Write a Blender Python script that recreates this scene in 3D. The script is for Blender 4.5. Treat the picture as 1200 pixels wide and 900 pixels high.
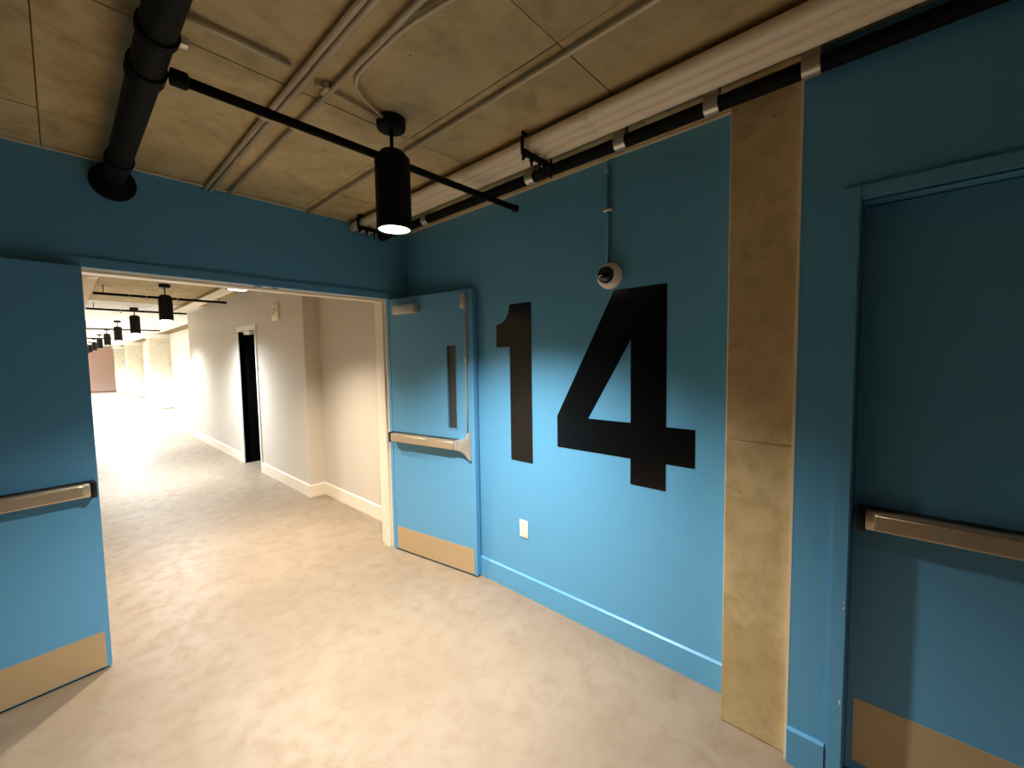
import bpy, bmesh, math, random
from mathutils import Matrix, Vector

random.seed(7)
for o in list(bpy.data.objects):
    bpy.data.objects.remove(o)
sc = bpy.context.scene
C = sc.collection

# ---------------------------------------------------------------- camera
YAW, PITCH, ROLL = math.radians(47.5355), math.radians(-3.5689), math.radians(-0.8971)
CAM_H = 1.63
fwd = Vector((math.sin(YAW)*math.cos(PITCH), math.cos(YAW)*math.cos(PITCH), math.sin(PITCH)))
rgt = Vector((math.cos(YAW), -math.sin(YAW), 0))
up = rgt.cross(fwd)
r2 = rgt*math.cos(ROLL) + up*math.sin(ROLL)
u2 = -rgt*math.sin(ROLL) + up*math.cos(ROLL)
cam = bpy.data.cameras.new('camera')
cam.sensor_width = 36.0
cam.lens = 484.37/1200*36
cam.clip_start = 0.02
camo = bpy.data.objects.new('camera', cam)
C.objects.link(camo)
camo.matrix_world = Matrix(((r2.x, u2.x, -fwd.x, 0), (r2.y, u2.y, -fwd.y, 0), (r2.z, u2.z, -fwd.z, CAM_H), (0, 0, 0, 1)))
sc.camera = camo

# ---------------------------------------------------------------- world, exposure
w = bpy.data.worlds.new('world')
sc.world = w
w.use_nodes = True
w.node_tree.nodes['Background'].inputs[0].default_value = (0.5, 0.55, 0.6, 1)
w.node_tree.nodes['Background'].inputs[1].default_value = 0.0
sc.view_settings.view_transform = 'Standard'
sc.view_settings.look = 'None'
sc.view_settings.gamma = 1
sc.view_settings.use_curve_mapping = False
sc.view_settings.exposure = 0.0

# pendant lamps: x, y, spot power, colour, label (corridor lamps beyond y=7 have wider reflectors)
WARM = (1.0, 0.94, 0.86)
COOL = (0.86, 0.94, 1.0)
PENDANTS = [
    (1.068, 1.69, 580, WARM, 'black cylinder pendant lamp glowing under the concrete ceiling before the number wall'),
    (1.04, -1.70, 80, WARM, 'black cylinder pendant lamp hanging behind the viewer'),
    (1.02, 3.97, 470, (1.0, 0.88, 0.72), 'black pendant lamp just inside corridor with only its glowing lens below the header'),
    (1.03, 7.35, 640, COOL, 'black pendant lamp in corridor nearest to the dark doorway'),
    (1.03, 10.75, 420, COOL, 'smaller black pendant lamp in corridor, second one in full view'),
    (1.03, 14.15, 2300, COOL, 'small distant pendant lamp in corridor, third one in view'),
    (1.03, 17.55, 2300, COOL, 'tiny distant pendant lamp in corridor, fourth one in view'),
    (1.03, 20.95, 2300, COOL, 'tiny far pendant lamp beyond the first concrete pillar'),
    (1.03, 24.35, 2300, COOL, 'tiny far pendant lamp before the second concrete pillar'),
    (1.03, 27.75, 2300, COOL, 'tiny far pendant lamp beyond the second concrete pillar'),
    (1.03, 31.15, 3200, COOL, 'farthest pendant lamp near the corridor end wall'),
]
SPOT_ANGLE = 131

# ---------------------------------------------------------------- constants of the place
XW = 2.0755      # number wall
YB = 3.115       # wall with the double doorway
YB2 = 3.315
XN = 1.885       # nearer right wall with the closed door
ZC = 2.71        # ceiling
OPL, OPR, OPH = 0.085, 1.878, 2.138   # doorway
XA, XB, XR = 2.13, 1.955, 2.78        # corridor right wall sections

# ---------------------------------------------------------------- materials
def srgb(r, g, b):
    f = lambda c: (c/255/12.92) if c/255 <= 0.04045 else ((c/255+0.055)/1.055)**2.4
    return (f(r), f(g), f(b), 1)

def mat(name, col, rough=0.5, metal=0.0, bump=0.0, bscale=60, spec=0.5):
    m = bpy.data.materials.new(name)
    m.use_nodes = True
    nt = m.node_tree
    b = nt.nodes['Principled BSDF']
    b.inputs['Base Color'].default_value = col
    b.inputs['Roughness'].default_value = rough
    b.inputs['Metallic'].default_value = metal
    b.inputs['Specular IOR Level'].default_value = spec
    if bump:
        tc = nt.nodes.new('ShaderNodeTexCoord')
        n = nt.nodes.new('ShaderNodeTexNoise')
        n.inputs['Scale'].default_value = bscale
        n.inputs['Detail'].default_value = 4
        bp = nt.nodes.new('ShaderNodeBump')
        bp.inputs['Strength'].default_value = bump
        bp.inputs['Distance'].default_value = 0.002
        nt.links.new(tc.outputs['Object'], n.inputs['Vector'])
        nt.links.new(n.outputs['Fac'], bp.inputs['Height'])
        nt.links.new(bp.outputs['Normal'], b.inputs['Normal'])
    return m

def concrete(name, c1, c2, c3, scale, rough, rough2=None, spots=None, rand=0.0, bump=0.15, spec=0.5):
    """mottled concrete: two noises mix three colours; optional dark pits; optional tone change per panel"""
    m = mat(name, c1, rough, spec=spec)
    nt = m.node_tree
    L = nt.links.new
    b = nt.nodes['Principled BSDF']
    geo = nt.nodes.new('ShaderNodeNewGeometry')
    def noise(sc_, det, dist=0.0, ro=0.55):
        n = nt.nodes.new('ShaderNodeTexNoise')
        n.inputs['Scale'].default_value = sc_
        n.inputs['Detail'].default_value = det
        n.inputs['Roughness'].default_value = ro
        n.inputs['Distortion'].default_value = dist
        L(geo.outputs['Position'], n.inputs['Vector'])
        return n
    def ramp(src, p0, p1):
        r = nt.nodes.new('ShaderNodeMapRange')
        r.inputs['From Min'].default_value = p0
        r.inputs['From Max'].default_value = p1
        L(src, r.inputs['Value'])
        return r.outputs[0]
    def mix(fac, a, b_):
        x = nt.nodes.new('ShaderNodeMix')
        x.data_type = 'RGBA'
        L(fac, x.inputs[0])
        for s, v in ((6, a), (7, b_)):
            if hasattr(v, 'default_value'):
                L(v, x.inputs[s])
            else:
                x.inputs[s].default_value = v
        return x.outputs[2]
    n1 = noise(scale, 5, 0.6)
    n2 = noise(scale*4.3, 6, 0.3, 0.65)
    col = mix(ramp(n1.outputs['Fac'], 0.35, 0.68), c1, c2)
    col = mix(ramp(n2.outputs['Fac'], 0.45, 0.75), col, c3)
    if spots:
        v = nt.nodes.new('ShaderNodeTexVoronoi')
        v.inputs['Scale'].default_value = spots[0]
        L(geo.outputs['Position'], v.inputs['Vector'])
        n3 = noise(spots[0]*0.7, 2)
        mm = nt.nodes.new('ShaderNodeMath')
        mm.operation = 'MULTIPLY'
        L(ramp(v.outputs['Distance'], spots[1], spots[1]*0.5), mm.inputs[0])
        L(ramp(n3.outputs['Fac'], 0.5, 0.58), mm.inputs[1])
        mm.use_clamp = True
        col = mix(mm.outputs[0], col, spots[2])
    if rand:
        oi = nt.nodes.new('ShaderNodeObjectInfo')
        hs = nt.nodes.new('ShaderNodeHueSaturation')
        r = nt.nodes.new('ShaderNodeMapRange')
        r.inputs['To Min'].default_value = 1-rand
        r.inputs['To Max'].default_value = 1+rand
        L(oi.outputs['Random'], r.inputs['Value'])
        L(r.outputs[0], hs.inputs['Value'])
        L(col, hs.inputs['Color'])
        col = hs.outputs['Color']
    L(col, b.inputs['Base Color'])
    if rough2 is not None:
        r = nt.nodes.new('ShaderNodeMapRange')
        r.inputs['From Min'].default_value = 0.3
        r.inputs['From Max'].default_value = 0.7
        r.inputs['To Min'].default_value = rough
        r.inputs['To Max'].default_value = rough2
        L(n2.outputs['Fac'], r.inputs['Value'])
        L(r.outputs[0], b.inputs['Roughness'])
    bp = nt.nodes.new('ShaderNodeBump')
    bp.inputs['Strength'].default_value = bump
    bp.inputs['Distance'].default_value = 0.004
    L(n2.outputs['Fac'], bp.inputs['Height'])
    L(bp.outputs['Normal'], b.inputs['Normal'])
    return m

M = {}
M['blue'] = mat('blue_wall_paint', srgb(96, 166, 209), 0.40, bump=0.06, bscale=220, spec=0.4)
M['blue_door'] = mat('blue_door_enamel', srgb(98, 165, 207), 0.36, bump=0.03, bscale=150, spec=0.4)
M['navy'] = mat('bounce_cut_navy', srgb(14, 26, 38), 0.6)  # for the unseen walls; dark so they bounce little light back
M['cream'] = mat('corridor_wall_paint', srgb(210, 202, 189), 0.6, bump=0.05, bscale=200)
M['cream_trim'] = mat('cream_trim_enamel', srgb(240, 228, 208), 0.4)
M['white'] = mat('white_enamel', srgb(240, 238, 232), 0.4)
M['floor'] = concrete('polished_concrete_floor', srgb(142, 126, 107), srgb(151, 136, 118), srgb(134, 116, 96), 2.0, 0.36, 0.55, (26, 0.05, srgb(120, 98, 66)), bump=0.03, spec=0.4)
M['ceiling'] = concrete('board_formed_ceiling_concrete', srgb(186, 165, 120), srgb(204, 183, 136), srgb(160, 138, 94), 1.6, 0.8, None, (9, 0.06, srgb(92, 76, 48)), rand=0.07, bump=0.25)
M['ceiling_white'] = concrete('white_ceiling_concrete', srgb(228, 226, 220), srgb(236, 234, 230), srgb(214, 211, 204), 1.6, 0.8, None, rand=0.03, bump=0.2)
M['joint'] = mat('ceiling_joint_concrete', srgb(120, 102, 70), 0.9)
M['column'] = concrete('column_concrete', srgb(194, 170, 122), srgb(216, 194, 150), srgb(176, 150, 104), 2.2, 0.75, None, (12, 0.08, srgb(100, 82, 50)), bump=0.3)
M['pillar'] = concrete('pillar_concrete', srgb(206, 202, 184), srgb(216, 212, 196), srgb(190, 186, 166), 1.5, 0.8, bump=0.2)
M['bead'] = mat('bare_edge_bead', srgb(236, 224, 196), 0.6)
M['black'] = mat('black_powder_coat', (0.004, 0.004, 0.004, 1), 0.6, spec=0.2)
M['blackpipe'] = mat('black_painted_steel', (0.004, 0.004, 0.004, 1), 0.7, bump=0.1, bscale=80, spec=0.15)
M['vinyl'] = mat('black_vinyl', (0.004, 0.004, 0.004, 1), 0.16, spec=0.5)
M['conduit'] = mat('galvanised_conduit_painted', srgb(206, 188, 156), 0.42, 0.15, bump=0.05)
M['whitepipe'] = mat('ivory_conduit', srgb(240, 224, 196), 0.4, bump=0.04)
M['steel'] = mat('brushed_stainless', srgb(208, 202, 192), 0.34, 0.6, bump=0.08, bscale=180)
M['bronze'] = mat('satin_kick_plate', srgb(204, 178, 138), 0.36, 0.35, bump=0.05, bscale=200)
M['barmetal'] = mat('satin_push_bar_metal', srgb(216, 196, 168), 0.34, 0.7, bump=0.05, bscale=200)
M['zinc'] = mat('zinc_clamp', srgb(210, 205, 190), 0.35, 0.7)
M['dark'] = mat('dark_end_cap', (0.012, 0.012, 0.012, 1), 0.4)
M['darkglass'] = mat('wired_dark_glass', srgb(52, 58, 58), 0.12, spec=0.6)
M['dome'] = mat('smoked_dome', (0.006, 0.006, 0.007, 1), 0.06, spec=0.7)
M['plate'] = mat('ivory_cover_plate', srgb(244, 236, 222), 0.35)
M['slot'] = mat('socket_slot', srgb(120, 110, 96), 0.5)
M['darkroom'] = mat('painted_room_darkness', (0.002, 0.002, 0.002, 1), 0.9, spec=0.05)  # near-black colour stands in for the side room's darkness
M['pink'] = mat('corridor_end_paint', srgb(226, 192, 178), 0.6)
def emis(name, col, s):
    m = bpy.data.materials.new(name)
    m.use_nodes = True
    b = m.node_tree.nodes['Principled BSDF']
    b.inputs['Base Color'].default_value = (0.9, 0.9, 0.9, 1)
    b.inputs['Emission Color'].default_value = (*col, 1)
    b.inputs['Emission Strength'].default_value = s
    return m
M['lens'] = emis('glowing_lens', (1.0, 0.93, 0.82), 7.0)

# ---------------------------------------------------------------- mesh helpers
def bx(bm, x0, x1, y0, y1, z0, z1):
    x0, x1 = min(x0, x1), max(x0, x1)
    y0, y1 = min(y0, y1), max(y0, y1)
    v = [bm.verts.new(p) for p in ((x0, y0, z0), (x1, y0, z0), (x1, y1, z0), (x0, y1, z0), (x0, y0, z1), (x1, y0, z1), (x1, y1, z1), (x0, y1, z1))]
    for f in ((0, 3, 2, 1), (4, 5, 6, 7), (0, 1, 5, 4), (1, 2, 6, 5), (2, 3, 7, 6), (3, 0, 4, 7)):
        bm.faces.new([v[i] for i in f])
    return bm

def box(x0, x1, y0, y1, z0, z1, bev=0.0, seg=2):
    bm = bmesh.new()
    bx(bm, x0, x1, y0, y1, z0, z1)
    if bev:
        bmesh.ops.bevel(bm, geom=bm.edges[:], offset=bev, segments=seg, affect='EDGES', profile=0.5)
    return bm

def frame_of(d):
    d = d.normalized()
    a = Vector((0, 0, 1)) if abs(d.z) < 0.9 else Vector((1, 0, 0))
    s = d.cross(a).normalized()
    return s, s.cross(d).normalized()

def tube(pts, r, n=14, bm=None, cap=True):
    """round tube along a polyline"""
    bm = bm or bmesh.new()
    pts = [Vector(p) for p in pts]
    rings = []
    for i, p in enumerate(pts):
        if i == 0: d = pts[1]-pts[0]
        elif i == len(pts)-1: d = pts[-1]-pts[-2]
        else: d = (pts[i+1]-pts[i]).normalized() + (pts[i]-pts[i-1]).normalized()
        s, t = frame_of(d)
        rings.append([bm.verts.new(p + s*r*math.cos(2*math.pi*k/n) + t*r*math.sin(2*math.pi*k/n)) for k in range(n)])
    for a, b in zip(rings, rings[1:]):
        for k in range(n):
            f = bm.faces.new((a[k], a[(k+1) % n], b[(k+1) % n], b[k]))
            f.smooth = True
    if cap:
        bm.faces.new(rings[0][::-1]); bm.faces.new(rings[-1])
    return bm

def lathe(prof, origin, axis=(0, 0, 1), n=28, bm=None):
    """prof: list of (radius, along)"""
    bm = bm or bmesh.new()
    o = Vector(origin); a = Vector(axis).normalized(); s, t = frame_of(a)
    rings = []
    for r, h in prof:
        if r < 1e-6:
            rings.append([bm.verts.new(o+a*h)])
        else:
            rings.append([bm.verts.new(o+a*h+s*r*math.cos(2*math.pi*k/n)+t*r*math.sin(2*math.pi*k/n)) for k in range(n)])
    for A, B in zip(rings, rings[1:]):
        for k in range(n):
            q = [A[k % len(A)], A[(k+1) % len(A)], B[(k+1) % len(B)], B[k % len(B)]]
            q2 = []
            for x in q:
                if x not in q2: q2.append(x)
            if len(q2) > 2:
                bm.faces.new(q2).smooth = True
    for R_ in (rings[0], rings[-1]):
        if len(R_) > 1:
            bm.faces.new(R_)
    return bm

def prism(poly, axis, a0, a1):
    """extrude a polygon; axis 'x': poly in (y,z); 'y': (x,z); 'z': (x,y)"""
    bm = bmesh.new()
    def P(p, a):
        return {'x': (a, p[0], p[1]), 'y': (p[0], a, p[1]), 'z': (p[0], p[1], a)}[axis]
    A = [bm.verts.new(P(p, a0)) for p in poly]
    B = [bm.verts.new(P(p, a1)) for p in poly]
    n = len(poly)
    for k in range(n):
        bm.faces.new((A[k], A[(k+1) % n], B[(k+1) % n], B[k]))
    bm.faces.new(A); bm.faces.new(B)
    return bm

def obj(name, bm, m, parent=None, world=True):
    """link a bmesh as one object; with world=True the shape is in world coordinates and moved into the parent's"""
    bmesh.ops.recalc_face_normals(bm, faces=bm.faces[:])
    if parent is not None and world:
        q = parent
        while q is not None:
            bmesh.ops.translate(bm, verts=bm.verts[:], vec=-Vector(q.location))
            q = q.parent
    me = bpy.data.meshes.new(name)
    bm.to_mesh(me); bm.free()
    for k in (m if isinstance(m, (list, tuple)) else [m]):
        me.materials.append(M[k])
    o = bpy.data.objects.new(name, me)
    C.objects.link(o)
    if parent is not None:
        o.parent = parent
    return o

def sharp(o, ang=40):
    for p in o.data.polygons: p.use_smooth = True
    try:
        o.data.set_sharp_from_angle(angle=math.radians(ang))
    except Exception:
        pass
    return o

def tag(o, label, cat=None, group=None, kind=None):
    o['label'] = label
    if cat: o['category'] = cat
    if group: o['group'] = group
    if kind: o['kind'] = kind
    return o

def thing(name, loc, label, cat=None, group=None, rz=0.0, kind=None):
    o = bpy.data.objects.new(name, None)
    o.empty_display_size = 0.1
    C.objects.link(o)
    o.location = loc
    o.rotation_euler = (0, 0, rz)
    return tag(o, label, cat, group, kind)

def struct(name, bm, m, label, cat, parent=None):
    return tag(obj(name, bm, m, parent), label, cat, kind='structure')

# ================================================================= the setting
struct('floor', box(-3.4, 3.4, -4.2, 36.3, -0.12, 0), 'floor', 'mottled beige polished concrete floor running into the corridor', 'floor')

# ceiling: slab with separate formwork panels below, open joints between them
ceil = struct('ceiling', box(-3.4, 3.4, -4.2, 36.3, ZC+0.008, ZC+0.2), 'joint', 'bare concrete ceiling with formwork panel joints', 'ceiling')
PX, PY, G = 1.22, 0.9, 0.002
pms = {}
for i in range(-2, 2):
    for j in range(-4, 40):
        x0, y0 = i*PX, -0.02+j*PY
        mk = 'ceiling_white' if y0 > 9.8 else 'ceiling'     # far corridor panels get a near-white concrete
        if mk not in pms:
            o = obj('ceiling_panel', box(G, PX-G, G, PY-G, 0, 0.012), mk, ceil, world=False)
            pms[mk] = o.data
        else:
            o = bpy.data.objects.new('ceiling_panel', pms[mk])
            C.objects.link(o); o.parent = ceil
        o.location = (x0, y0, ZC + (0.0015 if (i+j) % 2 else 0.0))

# number wall, with its pale top edge
struct('wall_right', box(XW, XW+0.2, 0.40, YB, 0, ZC+0.004), 'blue', 'blue painted wall carrying the big number', 'wall')
struct('trim_1', box(XW-0.006, XW-0.0005, 0.512, YB-0.002, ZC-0.014, ZC-0.002), 'bead', 'pale unpainted edge along top of number wall', 'trim')
def base_y(x, y0, y1, s=-1, hgt=0.148, t=0.014):
    """baseboard on a wall x=const, facing s"""
    return prism([(x, 0), (x+s*t, 0), (x+s*t, hgt-0.008), (x+s*t*0.35, hgt), (x, hgt)], 'y', y0, y1)
struct('baseboard_right', base_y(XW, 0.512, YB-0.002), 'blue', 'blue baseboard under the big number', 'baseboard')

# column
col = thing('concrete_column', (2.05, 0.39, 0), 'bare concrete column between number wall and closed blue door', 'column', kind='structure')
sharp(obj('column_shaft', box(1.910, 2.25, 0.268, 0.512, 0, 1.268, 0.004, 1), 'column', col))     # two concrete lifts
sharp(obj('column_shaft', box(1.9115, 2.25, 0.269, 0.511, 1.269, ZC+0.004, 0.004, 1), 'column', col))
obj('edge_bead', box(1.884, 1.912, 0.260, 0.2705, 0, ZC-0.002), 'bead', col)
obj('joint_bead', box(1.935, XW, 0.512, 0.518, 0, ZC-0.03), 'bead', col)

# nearer right wall with closed door
DN0, DN1, DNH = 0.088, -0.86, 2.15      # door opening in y, head height
bm = bmesh.new()
bx(bm, XN, XN+0.3, DN0, 0.260, 0, ZC+0.004)
bx(bm, XN, XN+0.3, -4.0, DN1, 0, ZC+0.004)
bx(bm, XN, XN+0.3, DN1, DN0, DNH, ZC+0.004)
struct('wall_near', bm, 'blue', 'dark blue wall around closed door at right edge', 'wall')
bm = bmesh.new()
for a, b in ((DN0+0.054, 0.260), (-4.0, DN1-0.054)):
    b2 = base_y(XN, a, b)
    me = bpy.data.meshes.new('t'); b2.to_mesh(me); b2.free(); bm.from_mesh(me); bpy.data.meshes.remove(me)
struct('baseboard_near', bm, 'blue', 'blue baseboard beside closed door frame', 'baseboard')

# back wall with double doorway: blue on the room side, cream on the corridor side
bm = bmesh.new()
bx(bm, -3.2, OPL-0.03, YB, YB2, 0, ZC+0.004)
bx(bm, OPR+0.03, XW+0.2, YB, YB2, 0, ZC+0.004)
bx(bm, OPL-0.03, OPR+0.03, YB, YB2, OPH+0.03, ZC+0.004)
bmesh.ops.recalc_face_normals(bm, faces=bm.faces[:])
for f in bm.faces:
    f.material_index = 1 if f.normal.y > 0.5 else 0
struct('wall_back', bm, ['blue', 'cream'], 'dark blue wall around the open double doorway', 'wall')
struct('trim_2', box(-3.2, XW-0.01, YB-0.006, YB-0.0005, ZC-0.012, ZC-0.002), 'bead', 'pale unpainted edge along top of doorway wall', 'trim')
struct('baseboard_back', prism([(YB, 0), (YB-0.014, 0), (YB-0.014, 0.14), (YB-0.005, 0.148), (YB, 0.148)], 'x', -3.2, OPL-0.06), 'blue', 'blue baseboard behind left open door', 'baseboard')

# frame of the double doorway
fr = thing('trim_3', (0.98, YB, 0), 'metal frame of the double doorway, blue outside and cream inside', 'door frame', kind='structure')
bm = bmesh.new()
F = 0.05
bx(bm, OPL-F, OPL, YB-0.012, YB+0.03, 0, OPH+F)
bx(bm, OPR, OPR+F, YB-0.012, YB+0.03, 0, OPH+F)
bx(bm, OPL, OPR, YB-0.012, YB+0.03, OPH, OPH+F)
obj('frame_face', bm, 'blue_door', fr)
bm = bmesh.new()
bx(bm, OPL-0.03, OPL, YB+0.03, YB2+0.012, 0, OPH+0.03)
bx(bm, OPR, OPR+0.03, YB+0.03, YB2+0.012, 0, OPH+0.03)
bx(bm, OPL, OPR, YB+0.03, YB2+0.012, OPH, OPH+0.03)
bx(bm, OPL, OPL+0.016, YB+0.06, YB2-0.05, 0, OPH)
bx(bm, OPR-0.016, OPR, YB+0.06, YB2-0.05, 0, OPH)
bx(bm, OPL+0.016, OPR-0.016, YB+0.06, YB2-0.05, OPH-0.016, OPH)
obj('frame_reveal', bm, 'cream_trim', fr)
for x in (0.93, 1.03):
    obj('strike_plate', box(x-0.022, x+0.022, YB+0.02, YB+0.05, OPH-0.012, OPH-0.001), 'steel', fr)

# frame of the closed door
fn = thing('trim_4', (XN, -0.4, 0), 'blue metal frame of the closed door at right edge', 'door frame', kind='structure')
bm = bmesh.new()
bx(bm, XN-0.014, XN+0.02, DN0, DN0+F, 0, DNH+F)
bx(bm, XN-0.014, XN+0.02, DN1-F, DN1, 0, DNH+F)
bx(bm, XN-0.014, XN+0.02, DN1, DN0, DNH, DNH+F)
bmesh.ops.bevel(bm, geom=bm.edges[:], offset=0.004, segments=2, affect='EDGES')
sharp(obj('frame_face', bm, 'blue_door', fn))
bm = bmesh.new()
XD = 1.965   # face of the closed door
bx(bm, XN+0.02, XN+0.3, DN0-0.002, DN0+0.02, 0, DNH+0.02)
bx(bm, XN+0.02, XN+0.3, DN1-0.02, DN1+0.002, 0, DNH+0.02)
bx(bm, XN+0.02, XN+0.3, DN1, DN0, DNH-0.002, DNH+0.02)
obj('frame_reveal', bm, 'blue_door', fn)
for y, z, h_ in ((DN0+0.012, 0.335, 0.016), (DN0+0.010, 0.70, 0.008), (DN0+0.009, 0.725, 0.006)):
    obj('paint_chip', box(XN-0.0146, XN-0.0138, y-0.002, y+0.002, z, z+h_), 'white', fn)
obj('threshold', box(XN+0.06, XN+0.28, DN1+0.003, DN0-0.003, 0, 0.012, 0.003, 1), 'dark', fn)

# unseen rest of the room, walls darkened to cut bounced light
struct('wall_left', box(-3.4, -3.2, -4.2, YB2, 0, ZC+0.004), 'navy', 'unseen wall left of the viewer, dark navy to cut bounced light', 'wall')
struct('wall_rear', box(-3.2, XN+0.3, -4.2, -4.0, 0, ZC+0.004), 'navy', 'unseen wall behind the viewer, dark navy to cut bounced light', 'wall')

# corridor
struct('wall_corridor_near', box(XA, 2.9, YB2, 5.09, 0, ZC+0.004), 'cream', 'beige corridor wall right behind the open door', 'wall')
DC0, DC1, DCH = 6.85, 7.68, 2.13
bm = bmesh.new()
bx(bm, XB, 2.9, 5.09, DC0, 0, ZC+0.004)
bx(bm, XB, 2.9, DC1, 11.4, 0, ZC+0.004)
bx(bm, XB, 2.9, DC0, DC1, DCH, ZC+0.004)
struct('wall_corridor_middle', bm, 'cream', 'pale corridor wall with dark doorway and fire alarm', 'wall')
struct('wall_corridor_far', box(XR, 2.98, 11.4, 36.0, 0, ZC+0.004), 'white', 'white recessed corridor wall behind the concrete pillars', 'wall')
struct('wall_corridor_left', box(-0.75, -0.55, YB2, 36.0, 0, ZC+0.004), 'cream', 'pale left corridor wall hidden behind left door', 'wall')
struct('wall_end', box(-0.75, 2.98, 36.0, 36.2, 0, ZC+0.004), 'pink', 'dusky pink wall closing the far corridor', 'wall')
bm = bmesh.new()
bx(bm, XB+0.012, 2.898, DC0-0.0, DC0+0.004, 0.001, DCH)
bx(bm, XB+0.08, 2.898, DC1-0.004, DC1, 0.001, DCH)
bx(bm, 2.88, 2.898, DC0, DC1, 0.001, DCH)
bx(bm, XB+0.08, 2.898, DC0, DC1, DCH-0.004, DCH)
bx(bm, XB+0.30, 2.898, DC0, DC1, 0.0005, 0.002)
struct('wall_side_room', bm, 'darkroom', 'unlit interior of the corridor doorway, its darkness painted black', 'wall')
bm = base_y(XA, YB2+0.014, 5.09)
struct('baseboard_corridor_near', bm, 'cream_trim', 'cream baseboard right behind the open door', 'baseboard')
struct('baseboard_corridor_step', prism([(5.09, 0), (5.076, 0), (5.076, 0.14), (5.085, 0.148), (5.09, 0.148)], 'x', XB-0.014, XA-0.014), 'cream_trim', 'short cream baseboard on the corridor wall step', 'baseboard')
struct('baseboard_corridor_middle', base_y(XB, 5.0905, DC0-0.052), 'cream_trim', 'cream baseboard between wall step and dark doorway', 'baseboard')
struct('baseboard_corridor_beyond', base_y(XB, DC1+0.052, 11.4), 'cream_trim', 'white baseboard beyond the dark doorway', 'baseboard')
struct('baseboard_corridor_far', base_y(XR, 11.4, 19.3), 'cream_trim', 'white baseboard on recessed far corridor wall', 'baseboard')
struct('baseboard_end', box(-0.55, XR, 35.98, 36.0, 0, 0.3), 'pink', 'pinkish baseboard on far end wall', 'baseboard')
fc = thing('trim_5', (XB, 7.26, 0), 'white frame around the dark corridor doorway', 'door frame', kind='structure')
bm = bmesh.new()
bx(bm, XB-0.016, XB+0.08, DC0-0.05, DC0, 0, DCH+0.06)
bx(bm, XB-0.016, XB+0.08, DC1, DC1+0.05, 0, DCH+0.06)
bx(bm, XB-0.016, XB+0.08, DC0, DC1, DCH-0.02, DCH+0.06)
obj('frame_face', bm, 'white', fc)
obj('door_closer', box(XB+0.0, XB+0.07, 7.15, 7.42, DCH-0.075, DCH-0.021, 0.01, 1), 'white', fc)

for k, (y, lab) in enumerate(((19.5, 'pale concrete pillar in corridor, nearest one'), (27.0, 'pale concrete pillar in corridor, middle one'), (33.5, 'pale concrete pillar in corridor, farthest one'))):
    p = thing('concrete_pillar', (2.5, y+0.3, 0), lab, 'pillar', 'pillars along the corridor')
    sharp(obj('pillar_shaft', box(2.2, XR, y, y+0.6, 0, ZC, 0.015, 1), 'pillar', p))
    obj('pillar_head', box(2.16, XR, y-0.04, y+0.64, ZC-0.16, ZC-0.001, 0.01, 1), 'white', p)

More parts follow.
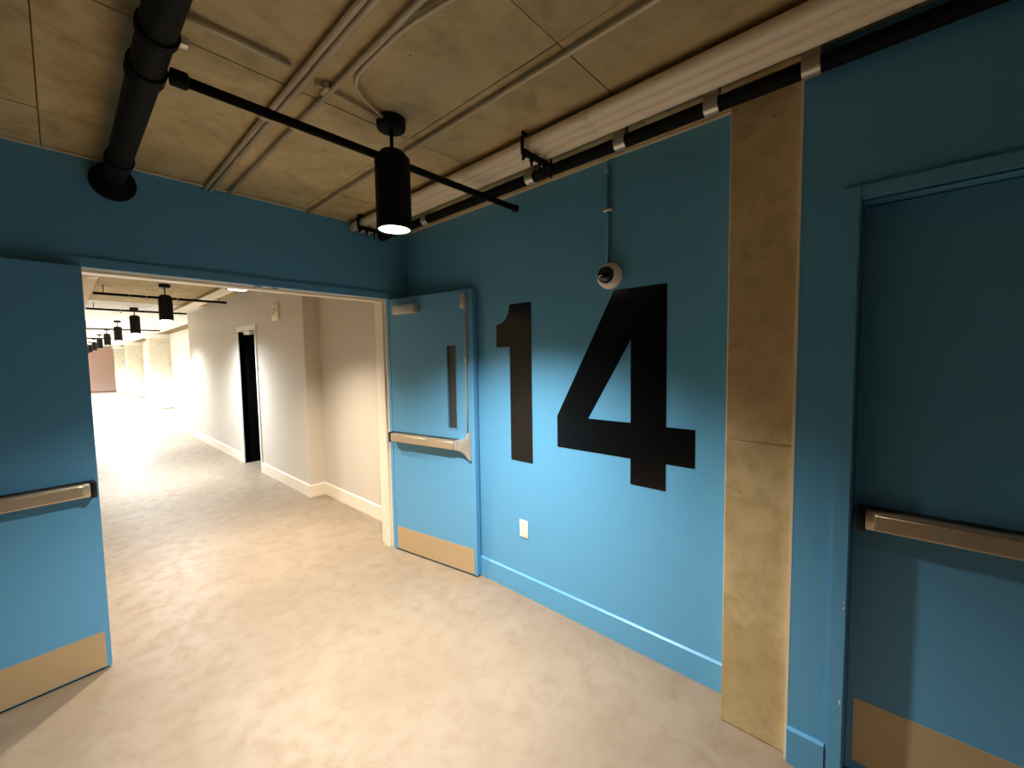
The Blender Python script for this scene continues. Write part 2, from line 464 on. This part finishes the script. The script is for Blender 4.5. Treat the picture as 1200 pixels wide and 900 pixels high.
# ================================================================= doors
def door_leaf(name, loc, rz, s, W, H, label, kick=(0.017, 0.21), bar_z=0.99, zb=0.012, closer=True):
    """leaf in local coordinates: hinge edge at x=0, width along s*x, front face at y=0 looking to -y"""
    T = 0.045
    d = thing(name, loc, label, 'door', rz=rz, kind='structure')
    def B(u0, u1, y0, y1, z0, z1, bev=0.0, seg=2):
        return box(s*u0, s*u1, y0, y1, z0, z1, bev, seg)
    wu0, wu1, wz0, wz1 = W-0.255, W-0.165, 1.107, 1.733
    bm = bmesh.new()
    for (a, b, c, e) in ((0, W, zb, wz0), (0, W, wz1, H), (0, wu0, wz0, wz1), (wu1, W, wz0, wz1)):
        bx(bm, s*a, s*b, 0, T, c, e)
    bmesh.ops.remove_doubles(bm, verts=bm.verts[:], dist=1e-5)
    obj('door_panel', bm, 'blue_door', d, world=False)
    g = obj('vision_glass', B(wu0-0.0, wu1+0.0, 0.012, T-0.012, wz0, wz1), 'darkglass', d, world=False)
    bm = bmesh.new()
    for (a, b, c, e) in ((wu0-0.008, wu1+0.008, wz0-0.008, wz0), (wu0-0.008, wu1+0.008, wz1, wz1+0.008), (wu0-0.008, wu0, wz0, wz1), (wu1, wu1+0.008, wz0, wz1)):
        bx(bm, s*a, s*b, -0.003, 0.0, c, e)
    obj('glazing_bead', bm, 'blue_door', d, world=False)
    tag(obj('kick_plate', B(0.02, W-0.03, -0.002, 0, kick[0], kick[1]), 'bronze', d, world=False), 'satin bronze kick plate')
    # exit device
    b = obj('push_bar', B(0.035, W-0.15, -0.062, -0.018, bar_z-0.034, bar_z+0.034, 0.006, 2), 'barmetal', d, world=False)
    sharp(b)
    sharp(obj('bar_rail', B(0.035, W-0.15, -0.020, -0.0005, bar_z-0.041, bar_z+0.041, 0.003, 1), 'dark', b, world=False))
    sharp(obj('end_cap', B(0.012, 0.036, -0.064, -0.0005, bar_z-0.042, bar_z+0.042, 0.005, 2), 'dark', b, world=False))
    sharp(obj('touch_pad', B(0.06, W-0.16, -0.070, -0.061, bar_z-0.027, bar_z+0.027, 0.003, 1), 'barmetal', b, world=False))
    # flared latch case: bar section swelling into an upright end plate
    bm = bmesh.new()
    secs = [(W-0.15, 0.037, 0.058), (W-0.11, 0.040, 0.056), (W-0.075, 0.055, 0.050), (W-0.05, 0.085, 0.040), (W-0.035, 0.108, 0.028), (W-0.03, 0.110, 0.020)]
    prev = None
    for (u, hz, dy) in secs:
        r = [bm.verts.new((s*u, y, bar_z+z)) for (y, z) in ((-0.0005, -hz), (-dy*0.8, -hz), (-dy, -hz*0.8), (-dy, hz*0.8), (-dy*0.8, hz), (-0.0005, hz))]
        if prev:
            for k in range(6):
                bm.faces.new((prev[k], prev[(k+1) % 6], r[(k+1) % 6], r[k]))
        else:
            bm.faces.new(r)
        prev = r
    bm.faces.new(prev)
    sharp(obj('latch_case', bm, 'steel', d, world=False), 50)
    rod = obj('vertical_rod', tube([(s*(W-0.058), -0.012, bar_z+0.09), (s*(W-0.058), -0.012, H-0.06)], 0.006, 10), 'steel', d, world=False)
    obj('rod_guide', B(W-0.072, W-0.044, -0.022, -0.0005, 1.60, 1.64, 0.003, 1), 'steel', rod, world=False)
    sharp(obj('top_latch', B(W-0.09, W-0.045, -0.030, -0.0005, H-0.135, H-0.03, 0.006, 2), 'steel', d, world=False))
    if closer: sharp(obj('closer_box', B(0.10, 0.35, -0.055, -0.0005, H-0.135, H-0.06, 0.006, 2), 'steel', d, world=False))
    for z in (0.25, H/2, H-0.25):
        obj('hinge', tube([(s*0.006, T+0.003, z-0.055), (s*0.006, T+0.003, z+0.055)], 0.007, 10), 'steel', d, world=False)
    return d

door_leaf('door_1', (0.104, 3.058, 0), math.radians(4.6), -1, 0.89, 2.13, 'left blue door leaf folded back, lit only near its kick plate', closer=False)
uR = Vector((2.012-1.875, 2.227-3.098, 0))
door_leaf('door_2', (1.880, 3.096, 0), math.atan2(uR.y, uR.x), 1, 0.884, 2.13, 'blue door leaf standing open beside the number 1')
door_leaf('door_3', (XD, DN0-0.004, 0), math.radians(-90), 1, 0.94, DNH-0.006, 'closed blue door in the frame at right edge', kick=(0.075, 0.325), bar_z=1.035, zb=0.03, closer=False)

# ================================================================= the number
def digit(name, poly, holes, label):
    bm = bmesh.new()
    X0, X1 = XW-0.0025, XW-0.0003
    A = [bm.verts.new((X0, y, z)) for y, z in poly]
    es = [bm.edges.new((A[k], A[(k+1) % len(A)])) for k in range(len(A))]
    for hpoly in holes:
        Hh = [bm.verts.new((X0, y, z)) for y, z in hpoly]
        es += [bm.edges.new((Hh[k], Hh[(k+1) % len(Hh)])) for k in range(len(Hh))]
    r = bmesh.ops.triangle_fill(bm, use_beauty=True, edges=es)
    fs = [f for f in r['geom'] if isinstance(f, bmesh.types.BMFace)]
    e = bmesh.ops.extrude_face_region(bm, geom=fs)
    vs = [v for v in e['geom'] if isinstance(v, bmesh.types.BMVert)]
    bmesh.ops.translate(bm, verts=vs, vec=(X1-X0, 0, 0))
    tag(obj(name, bm, 'vinyl'), label, 'number', 'wall number')
ZT, ZB_ = 1.992, 0.932
one = [(1.722, ZB_), (1.722, ZT), (1.912, ZT)]
for k in range(1, 9):     # concave sweep of the flag
    a = math.pi/2*k/8
    one.append((1.912+0.126*(1-math.cos(a)), 1.99-0.128*math.sin(a)))
one += [(2.040, 1.708), (1.914, 1.708), (1.914, ZB_)]
digit('number_decal', one, [], 'tall glossy black number 1 beside the open door')
four = [(0.836, ZB_), (0.836, 1.074), (0.692, 1.074), (0.692, 1.266), (0.836, 1.266), (0.836, ZT), (1.130, ZT),
        (1.520, 1.268), (1.520, 1.074), (1.030, 1.074), (1.030, ZB_)]
digit('number_decal', four, [[(1.030, 1.270), (1.030, 1.722), (1.298, 1.270)]], 'large glossy black number 4 below the security camera')

# ================================================================= pendant lamps
def pendant(x, y, power, colr, label, idx):
    t = thing('pendant_lamp', (x, y, ZC), label, 'lamp', 'black pendant lamps')
    L = lambda prof, z: lathe(prof, (x, y, z), n=32)
    sharp(obj('canopy', L([(0.060, -0.044), (0.064, -0.036), (0.064, -0.002), (0.060, 0.0)], ZC), 'black', t))
    obj('stem', tube([(x, y, 2.555), (x, y, ZC-0.04)], 0.008, 12), 'black', t)
    zt, zb = 2.565, 2.222
    h = sharp(obj('lamp_housing', L([(0.071, 0.012), (0.071, 0.0), (0.078, 0.0), (0.078, zt-zb-0.03), (0.052, zt-zb), (0.0, zt-zb)], zb), 'black', t))
    obj('lamp_lens', L([(0.0, 0.0), (0.0705, 0.0), (0.0705, 0.006), (0.0, 0.006)], zb+0.004), 'lens', t)
    ld = bpy.data.lights.new('pendant_light', 'SPOT')
    ld.energy = power
    ld.color = colr
    ld.spot_size = math.radians(SPOT_ANGLE if y < 7 else 160)
    ld.spot_blend = 1.0
    ld.shadow_soft_size = 0.05
    lo = bpy.data.objects.new('pendant_light', ld)
    C.objects.link(lo)
    lo.parent = t
    lo.location = (0, 0, zb-0.006-ZC)
for k, (x, y, p_, c_, lab) in enumerate(PENDANTS):
    pendant(x, y, p_, c_, lab, k)

# ================================================================= pipes under the ceiling
MX, MZ, MR = 0.250, 2.605, 0.046
m = thing('sprinkler_main_pipe', (MX, YB, MZ), 'thick black sprinkler main running along the ceiling into the doorway wall', 'pipe')
obj('pipe', tube([(MX, -3.95, MZ), (MX, YB-0.003, MZ)], MR, 20), 'blackpipe', m)
sharp(obj('escutcheon', lathe([(0.05, 0.10), (0.055, 0.10), (0.058, 0.03), (0.094, 0.02), (0.096, 0.0)], (MX, YB-0.001, MZ), (0, -1, 0)), 'blackpipe', m))
for y in (2.72, 1.82, 0.6):
    sharp(obj('coupling', lathe([(0.046, 0), (0.054, 0.004), (0.054, 0.07), (0.046, 0.074)], (MX, y, MZ), (0, 1, 0)), 'blackpipe', m))
sharp(obj('hanger_clamp', lathe([(0.047, 0), (0.053, 0), (0.053, 0.03), (0.047, 0.03)], (MX, 1.60, MZ), (0, 1, 0)), 'blackpipe', m))
obj('hanger_rod', tube([(MX, 1.615, MZ+0.05), (MX, 1.615, ZC-0.001)], 0.006, 8), 'blackpipe', m)
sharp(obj('clamp_lug', box(MX+0.046, MX+0.072, 1.600, 1.630, MZ-0.016, MZ+0.012, 0.006, 2), 'zinc', m))

BY, BZ = 1.782, 2.577
b = thing('sprinkler_branch_pipe', (MX, BY, BZ), 'thin black sprinkler branch pipe crossing the room ceiling behind the pendant lamp', 'pipe')
obj('pipe', tube([(MX+0.05, BY, BZ), (2.008, BY, BZ)], 0.0175, 16), 'blackpipe', b)
sharp(obj('branch_tee', lathe([(0.020, 0), (0.027, 0.003), (0.027, 0.045), (0.020, 0.05)], (MX+0.049, BY, BZ), (1, 0, 0)), 'blackpipe', b))
sharp(obj('end_cap', lathe([(0.019, 0), (0.0215, 0.003), (0.0215, 0.03), (0.016, 0.036), (0, 0.036)], (1.985, BY, BZ), (1, 0, 0)), 'blackpipe', b))

def branch(y, x0, x1, z, lab, heads):
    t = thing('corridor_sprinkler_pipe', (x0, y, z), lab, 'pipe', 'black sprinkler pipes across the corridor')
    obj('pipe', tube([(x0, y, z), (x1, y, z)], 0.018, 12), 'blackpipe', t)
    for x in (x0+0.1, x1-0.1):
        obj('hanger_rod', tube([(x, y, z+0.017), (x, y, ZC-0.001)], 0.005, 6), 'blackpipe', t)
    for x in heads:
        obj('sprinkler_head', lathe([(0.016, 0.03), (0.016, 0.0), (0.01, -0.02), (0.02, -0.04), (0.0, -0.042)], (x, y, z-0.01), n=12), 'whitepipe', t)
branch(7.9, 0.36, 1.87, 2.59, 'black sprinkler pipe crossing corridor ceiling, nearest one', (0.72, 0.9, 1.25))
branch(10.25, 0.36, 1.75, 2.60, 'thinner looking black sprinkler pipe across corridor, second one', (0.8,))
branch(14.6, 0.4, 1.9, 2.52, 'distant sprinkler pipe across corridor, third one', ())
branch(17.2, 0.4, 1.1, 2.40, 'low dark pipe near the far corridor pendants', ())
mc = thing('corridor_main_pipe', (0.2, YB2, 2.6), 'white wrapped main pipe along corridor ceiling at left door edge', 'pipe')
obj('pipe', tube([(0.285, YB2+0.002, 2.62), (0.285, 30, 2.62)], 0.07, 20), 'whitepipe', mc)
obj('pipe_collar', lathe([(0.07, 0), (0.078, 0.004), (0.078, 0.07), (0.07, 0.074)], (0.285, 6.2, 2.62), (0, 1, 0)), 'whitepipe', mc)

# bundle of ivory conduits beside the number wall
bundle_x = (1.592, 1.655, 1.718)
names = ('ivory conduit of the ceiling bundle, farthest from number wall', 'ivory conduit in the middle of the ceiling bundle', 'ivory conduit of the ceiling bundle, closest to number wall')
for x, lab in zip(bundle_x, names):
    t = thing('ivory_conduit', (x, YB, 2.655), lab, 'conduit', 'ivory conduits in the bundle')
    obj('pipe', tube([(x, -3.95, 2.660), (x, YB-0.002, 2.660)], 0.0302, 20), 'whitepipe', t)
    for y in (0.98+0.04*(x-1.6)/0.05*0.3, 2.62):
        obj('coupling', lathe([(0.0302, 0), (0.0314, 0.002), (0.0314, 0.045), (0.0302, 0.047)], (x, y, 2.660), (0, 1, 0), n=16), 'whitepipe', t)
for x in (1.60, 1.66, 1.72):
    t = obj('corridor_conduit', tube([(x, YB2+0.002, 2.655), (x, 11.3, 2.655)], 0.024, 12), 'whitepipe')
    tag(t, {1.60: 'white conduit along corridor ceiling, farthest from the wall', 1.66: 'white conduit along corridor ceiling, middle of three', 1.72: 'white conduit along corridor ceiling, nearest to the wall'}[x], 'conduit', 'white conduits in the corridor')

def hanger(y, lab):
    t = thing('conduit_hanger', (1.66, y, ZC), lab, 'hanger', 'black conduit hangers')
    obj('strut', box(1.545, 1.785, y-0.012, y+0.012, 2.602, 2.627, 0.003, 1), 'black', t)
    for x in (1.551, 1.776):
        obj('rod', tube([(x, y, 2.56 if x > 1.7 else 2.575), (x, y, ZC-0.001)], 0.006, 8), 'black', t)
    for x, l in ((1.614, 0.035), (1.675, 0.05), (1.718, 0.05)):
        obj('bolt', tube([(x, y, 2.602-l), (x, y, 2.603)], 0.006, 8), 'black', t)
    for x in (1.56, 1.615, 1.718, 1.785):
        obj('nut', lathe([(0.012, 0), (0.012, 0.014)], (x, y, 2.588), n=6), 'black', t)
    obj('strap', tube([(1.545, y, 2.618), (1.546, y, 2.680), (1.553, y, 2.696), (1.575, y, 2.702)], 0.008, 8), 'black', t)
hanger(1.325, 'black trapeze hanger with dangling bolts under the ivory conduits')
hanger(2.93, 'black trapeze hanger of ivory conduits next to the pendant lens')

# black pipe close to the wall with zinc clamps
WX, WZ, WR = 1.842, 2.634, 0.029
t = thing('black_wall_pipe', (WX, YB, WZ), 'black pipe running along top of number wall behind ivory conduits', 'pipe')
obj('pipe', tube([(WX, -3.95, WZ), (WX, YB-0.002, WZ)], WR, 18), 'blackpipe', t)
labs = ('zinc pipe clamp at the pendant lamp', 'zinc pipe clamp beside the trapeze hanger', 'zinc pipe clamp above the security camera', 'zinc pipe clamp above the concrete column edge', 'zinc pipe clamp at dark wall right of the column')
for y, lab in zip((2.50, 1.515, 0.965, 0.563, 0.235), labs):
    c = thing('pipe_clamp', (WX, y, ZC), lab, 'clamp', 'zinc clamps on the black pipe')
    sharp(obj('band', lathe([(0.029, 0), (0.0335, 0), (0.0335, 0.054), (0.029, 0.054)], (WX, y-0.027, WZ), (0, 1, 0), n=20), 'zinc', c))
    obj('bracket', box(WX-0.024, WX-0.018, y-0.027, y+0.027, WZ+0.022, ZC-0.001), 'zinc', c)
    obj('bracket', box(WX+0.018, WX+0.024, y-0.027, y+0.027, WZ+0.022, ZC-0.001), 'zinc', c)

# thin conduits on the ceiling
ZK = 2.690
def conduit(pts, r, lab, group='thin conduits on the ceiling', straps=()):
    t = thing('ceiling_conduit', pts[0], lab, 'conduit', group)
    obj('pipe', tube(pts, r, 10), 'conduit', t)
    for (x, y, ax) in straps:
        if ax == 'y':
            obj('strap', box(x-0.028, x+0.028, y-0.009, y+0.009, ZK-r-0.003, ZC-0.001, 0.004, 1), 'conduit', t)
        else:
            obj('strap', box(x-0.009, x+0.009, y-0.028, y+0.028, ZK-r-0.003, ZC-0.001, 0.004, 1), 'conduit', t)
conduit([(0.662, -3.9, ZK), (0.662, YB-0.002, ZK)], 0.011, 'thin ceiling conduit of the pair, nearer to the black main pipe', straps=((0.662, 2.03, 'y'),))
conduit([(0.690, -3.9, ZK), (0.690, YB-0.002, ZK)], 0.011, 'thin ceiling conduit of the pair, farther from the black main pipe')
conduit([(0.782, -3.9, ZK), (0.782, YB-0.002, ZK)], 0.010, 'thin straight ceiling conduit between the pair and the pendant lamp', straps=((0.782, 2.02, 'y'),))
pts = [(0.850, -3.9, ZK), (0.850, 0.85, ZK), (0.842, 0.98, ZK), (0.815, 1.12, ZK), (0.806, 1.22, ZK), (0.806, 1.42, ZK), (0.812, 1.50, ZK), (0.835, 1.56, ZK), (0.875, 1.595, ZK), (0.93, 1.625, ZK), (1.01, 1.668, ZK)]
conduit(pts, 0.008, 'thin ceiling conduit that bends into the pendant lamp canopy')
conduit([(MX+0.02, 1.632, ZK+0.006), (0.625, 1.632, ZK+0.006)], 0.0095, 'short ceiling conduit from the black main pipe to the pair')
conduit([(0.725, 1.662, ZK+0.006), (1.008, 1.690, ZK+0.006)], 0.009, 'short ceiling conduit ending at the pendant lamp canopy', straps=((0.76, 1.665, 'x'),))
conduit([(1.262, -3.9, ZK), (1.262, YB-0.002, ZK)], 0.0095, 'long thin ceiling conduit right of the pendant lamp', straps=((1.262, 1.95, 'y'),))

# ================================================================= things on the walls
CY, CZ = 1.150, 2.072
t = thing('security_camera', (XW, CY, CZ), 'white dome security camera with black eye above the number 4', 'camera')
sharp(obj('base', lathe([(0.0, 0.0), (0.070, 0.0), (0.072, 0.012), (0.068, 0.030), (0.056, 0.044), (0.046, 0.050)], (XW-0.0005, CY, CZ), (-1, 0, 0)), 'plate', t), 60)
dm = obj('dome', lathe([(0.047, 0.0), (0.046, 0.012), (0.040, 0.028), (0.028, 0.040), (0.014, 0.046), (0.0, 0.047)], (XW-0.046, CY, CZ), (-1, 0, 0)), 'dome', t)
obj('lens_ring', lathe([(0.010, 0), (0.014, 0.0), (0.014, 0.006), (0.010, 0.006)], (XW-0.083, CY+0.008, CZ-0.014), (-0.85, 0.15, -0.4)), 'steel', dm)
cc = thing('camera_conduit', (XW, CY+0.012, CZ+0.07), 'blue painted conduit dropping from ceiling to the security camera', 'conduit')
obj('pipe', tube([(XW-0.011, CY+0.012, CZ+0.062), (XW-0.011, CY+0.012, ZC-0.03)], 0.009, 10), 'blue_door', cc)
obj('strap', box(XW-0.022, XW-0.0005, CY-0.012, CY+0.036, 2.42, 2.435, 0.003, 1), 'steel', cc)
obj('connector', lathe([(0.013, 0), (0.013, 0.05)], (XW-0.013, CY+0.012, ZC-0.085), n=12), 'blue_door', cc)

oy0, oy1, oz0, oz1 = 1.770, 1.845, 0.408, 0.530
t = thing('wall_outlet', (XW, 1.8075, 0.47), 'small ivory power outlet low on the blue wall', 'outlet')
sharp(obj('cover_plate', box(XW-0.007, XW-0.0005, oy0, oy1, oz0, oz1, 0.004, 2), 'plate', t))
for z in (0.443, 0.494):
    s_ = obj('socket', box(XW-0.0095, XW-0.0065, 1.791, 1.824, z-0.017, z+0.017, 0.002, 1), 'plate', t)
    for dy in (-0.007, 0.007):
        obj('slot', box(XW-0.0098, XW-0.0094, 1.8075+dy-0.0012, 1.8075+dy+0.0012, z-0.004, z+0.007), 'slot', s_)
obj('screw', lathe([(0.003, 0), (0.003, 0.001)], (XW-0.007, 1.8075, 0.4685), (-1, 0, 0), n=8), 'steel', t)

t = thing('fire_alarm', (XB, 5.92, 2.28), 'cream fire alarm horn on corridor wall right of the dark doorway', 'alarm')
sharp(obj('back_box', box(XB-0.035, XB-0.0005, 5.82, 6.02, 2.17, 2.39, 0.012, 2), 'plate', t))
sharp(obj('horn', lathe([(0.0, 0), (0.07, 0), (0.062, 0.02), (0.03, 0.028), (0.0, 0.02)], (XB-0.034, 5.92, 2.26), (-1, 0, 0)), 'cream_trim', t))
obj('strobe', box(XB-0.06, XB-0.034, 5.89, 5.95, 2.345, 2.375, 0.006, 1), 'white', t)
obj('grille_hole', lathe([(0.012, 0), (0.012, 0.002)], (XB-0.058, 5.92, 2.26), (-1, 0, 0), n=12), 'dark', t)
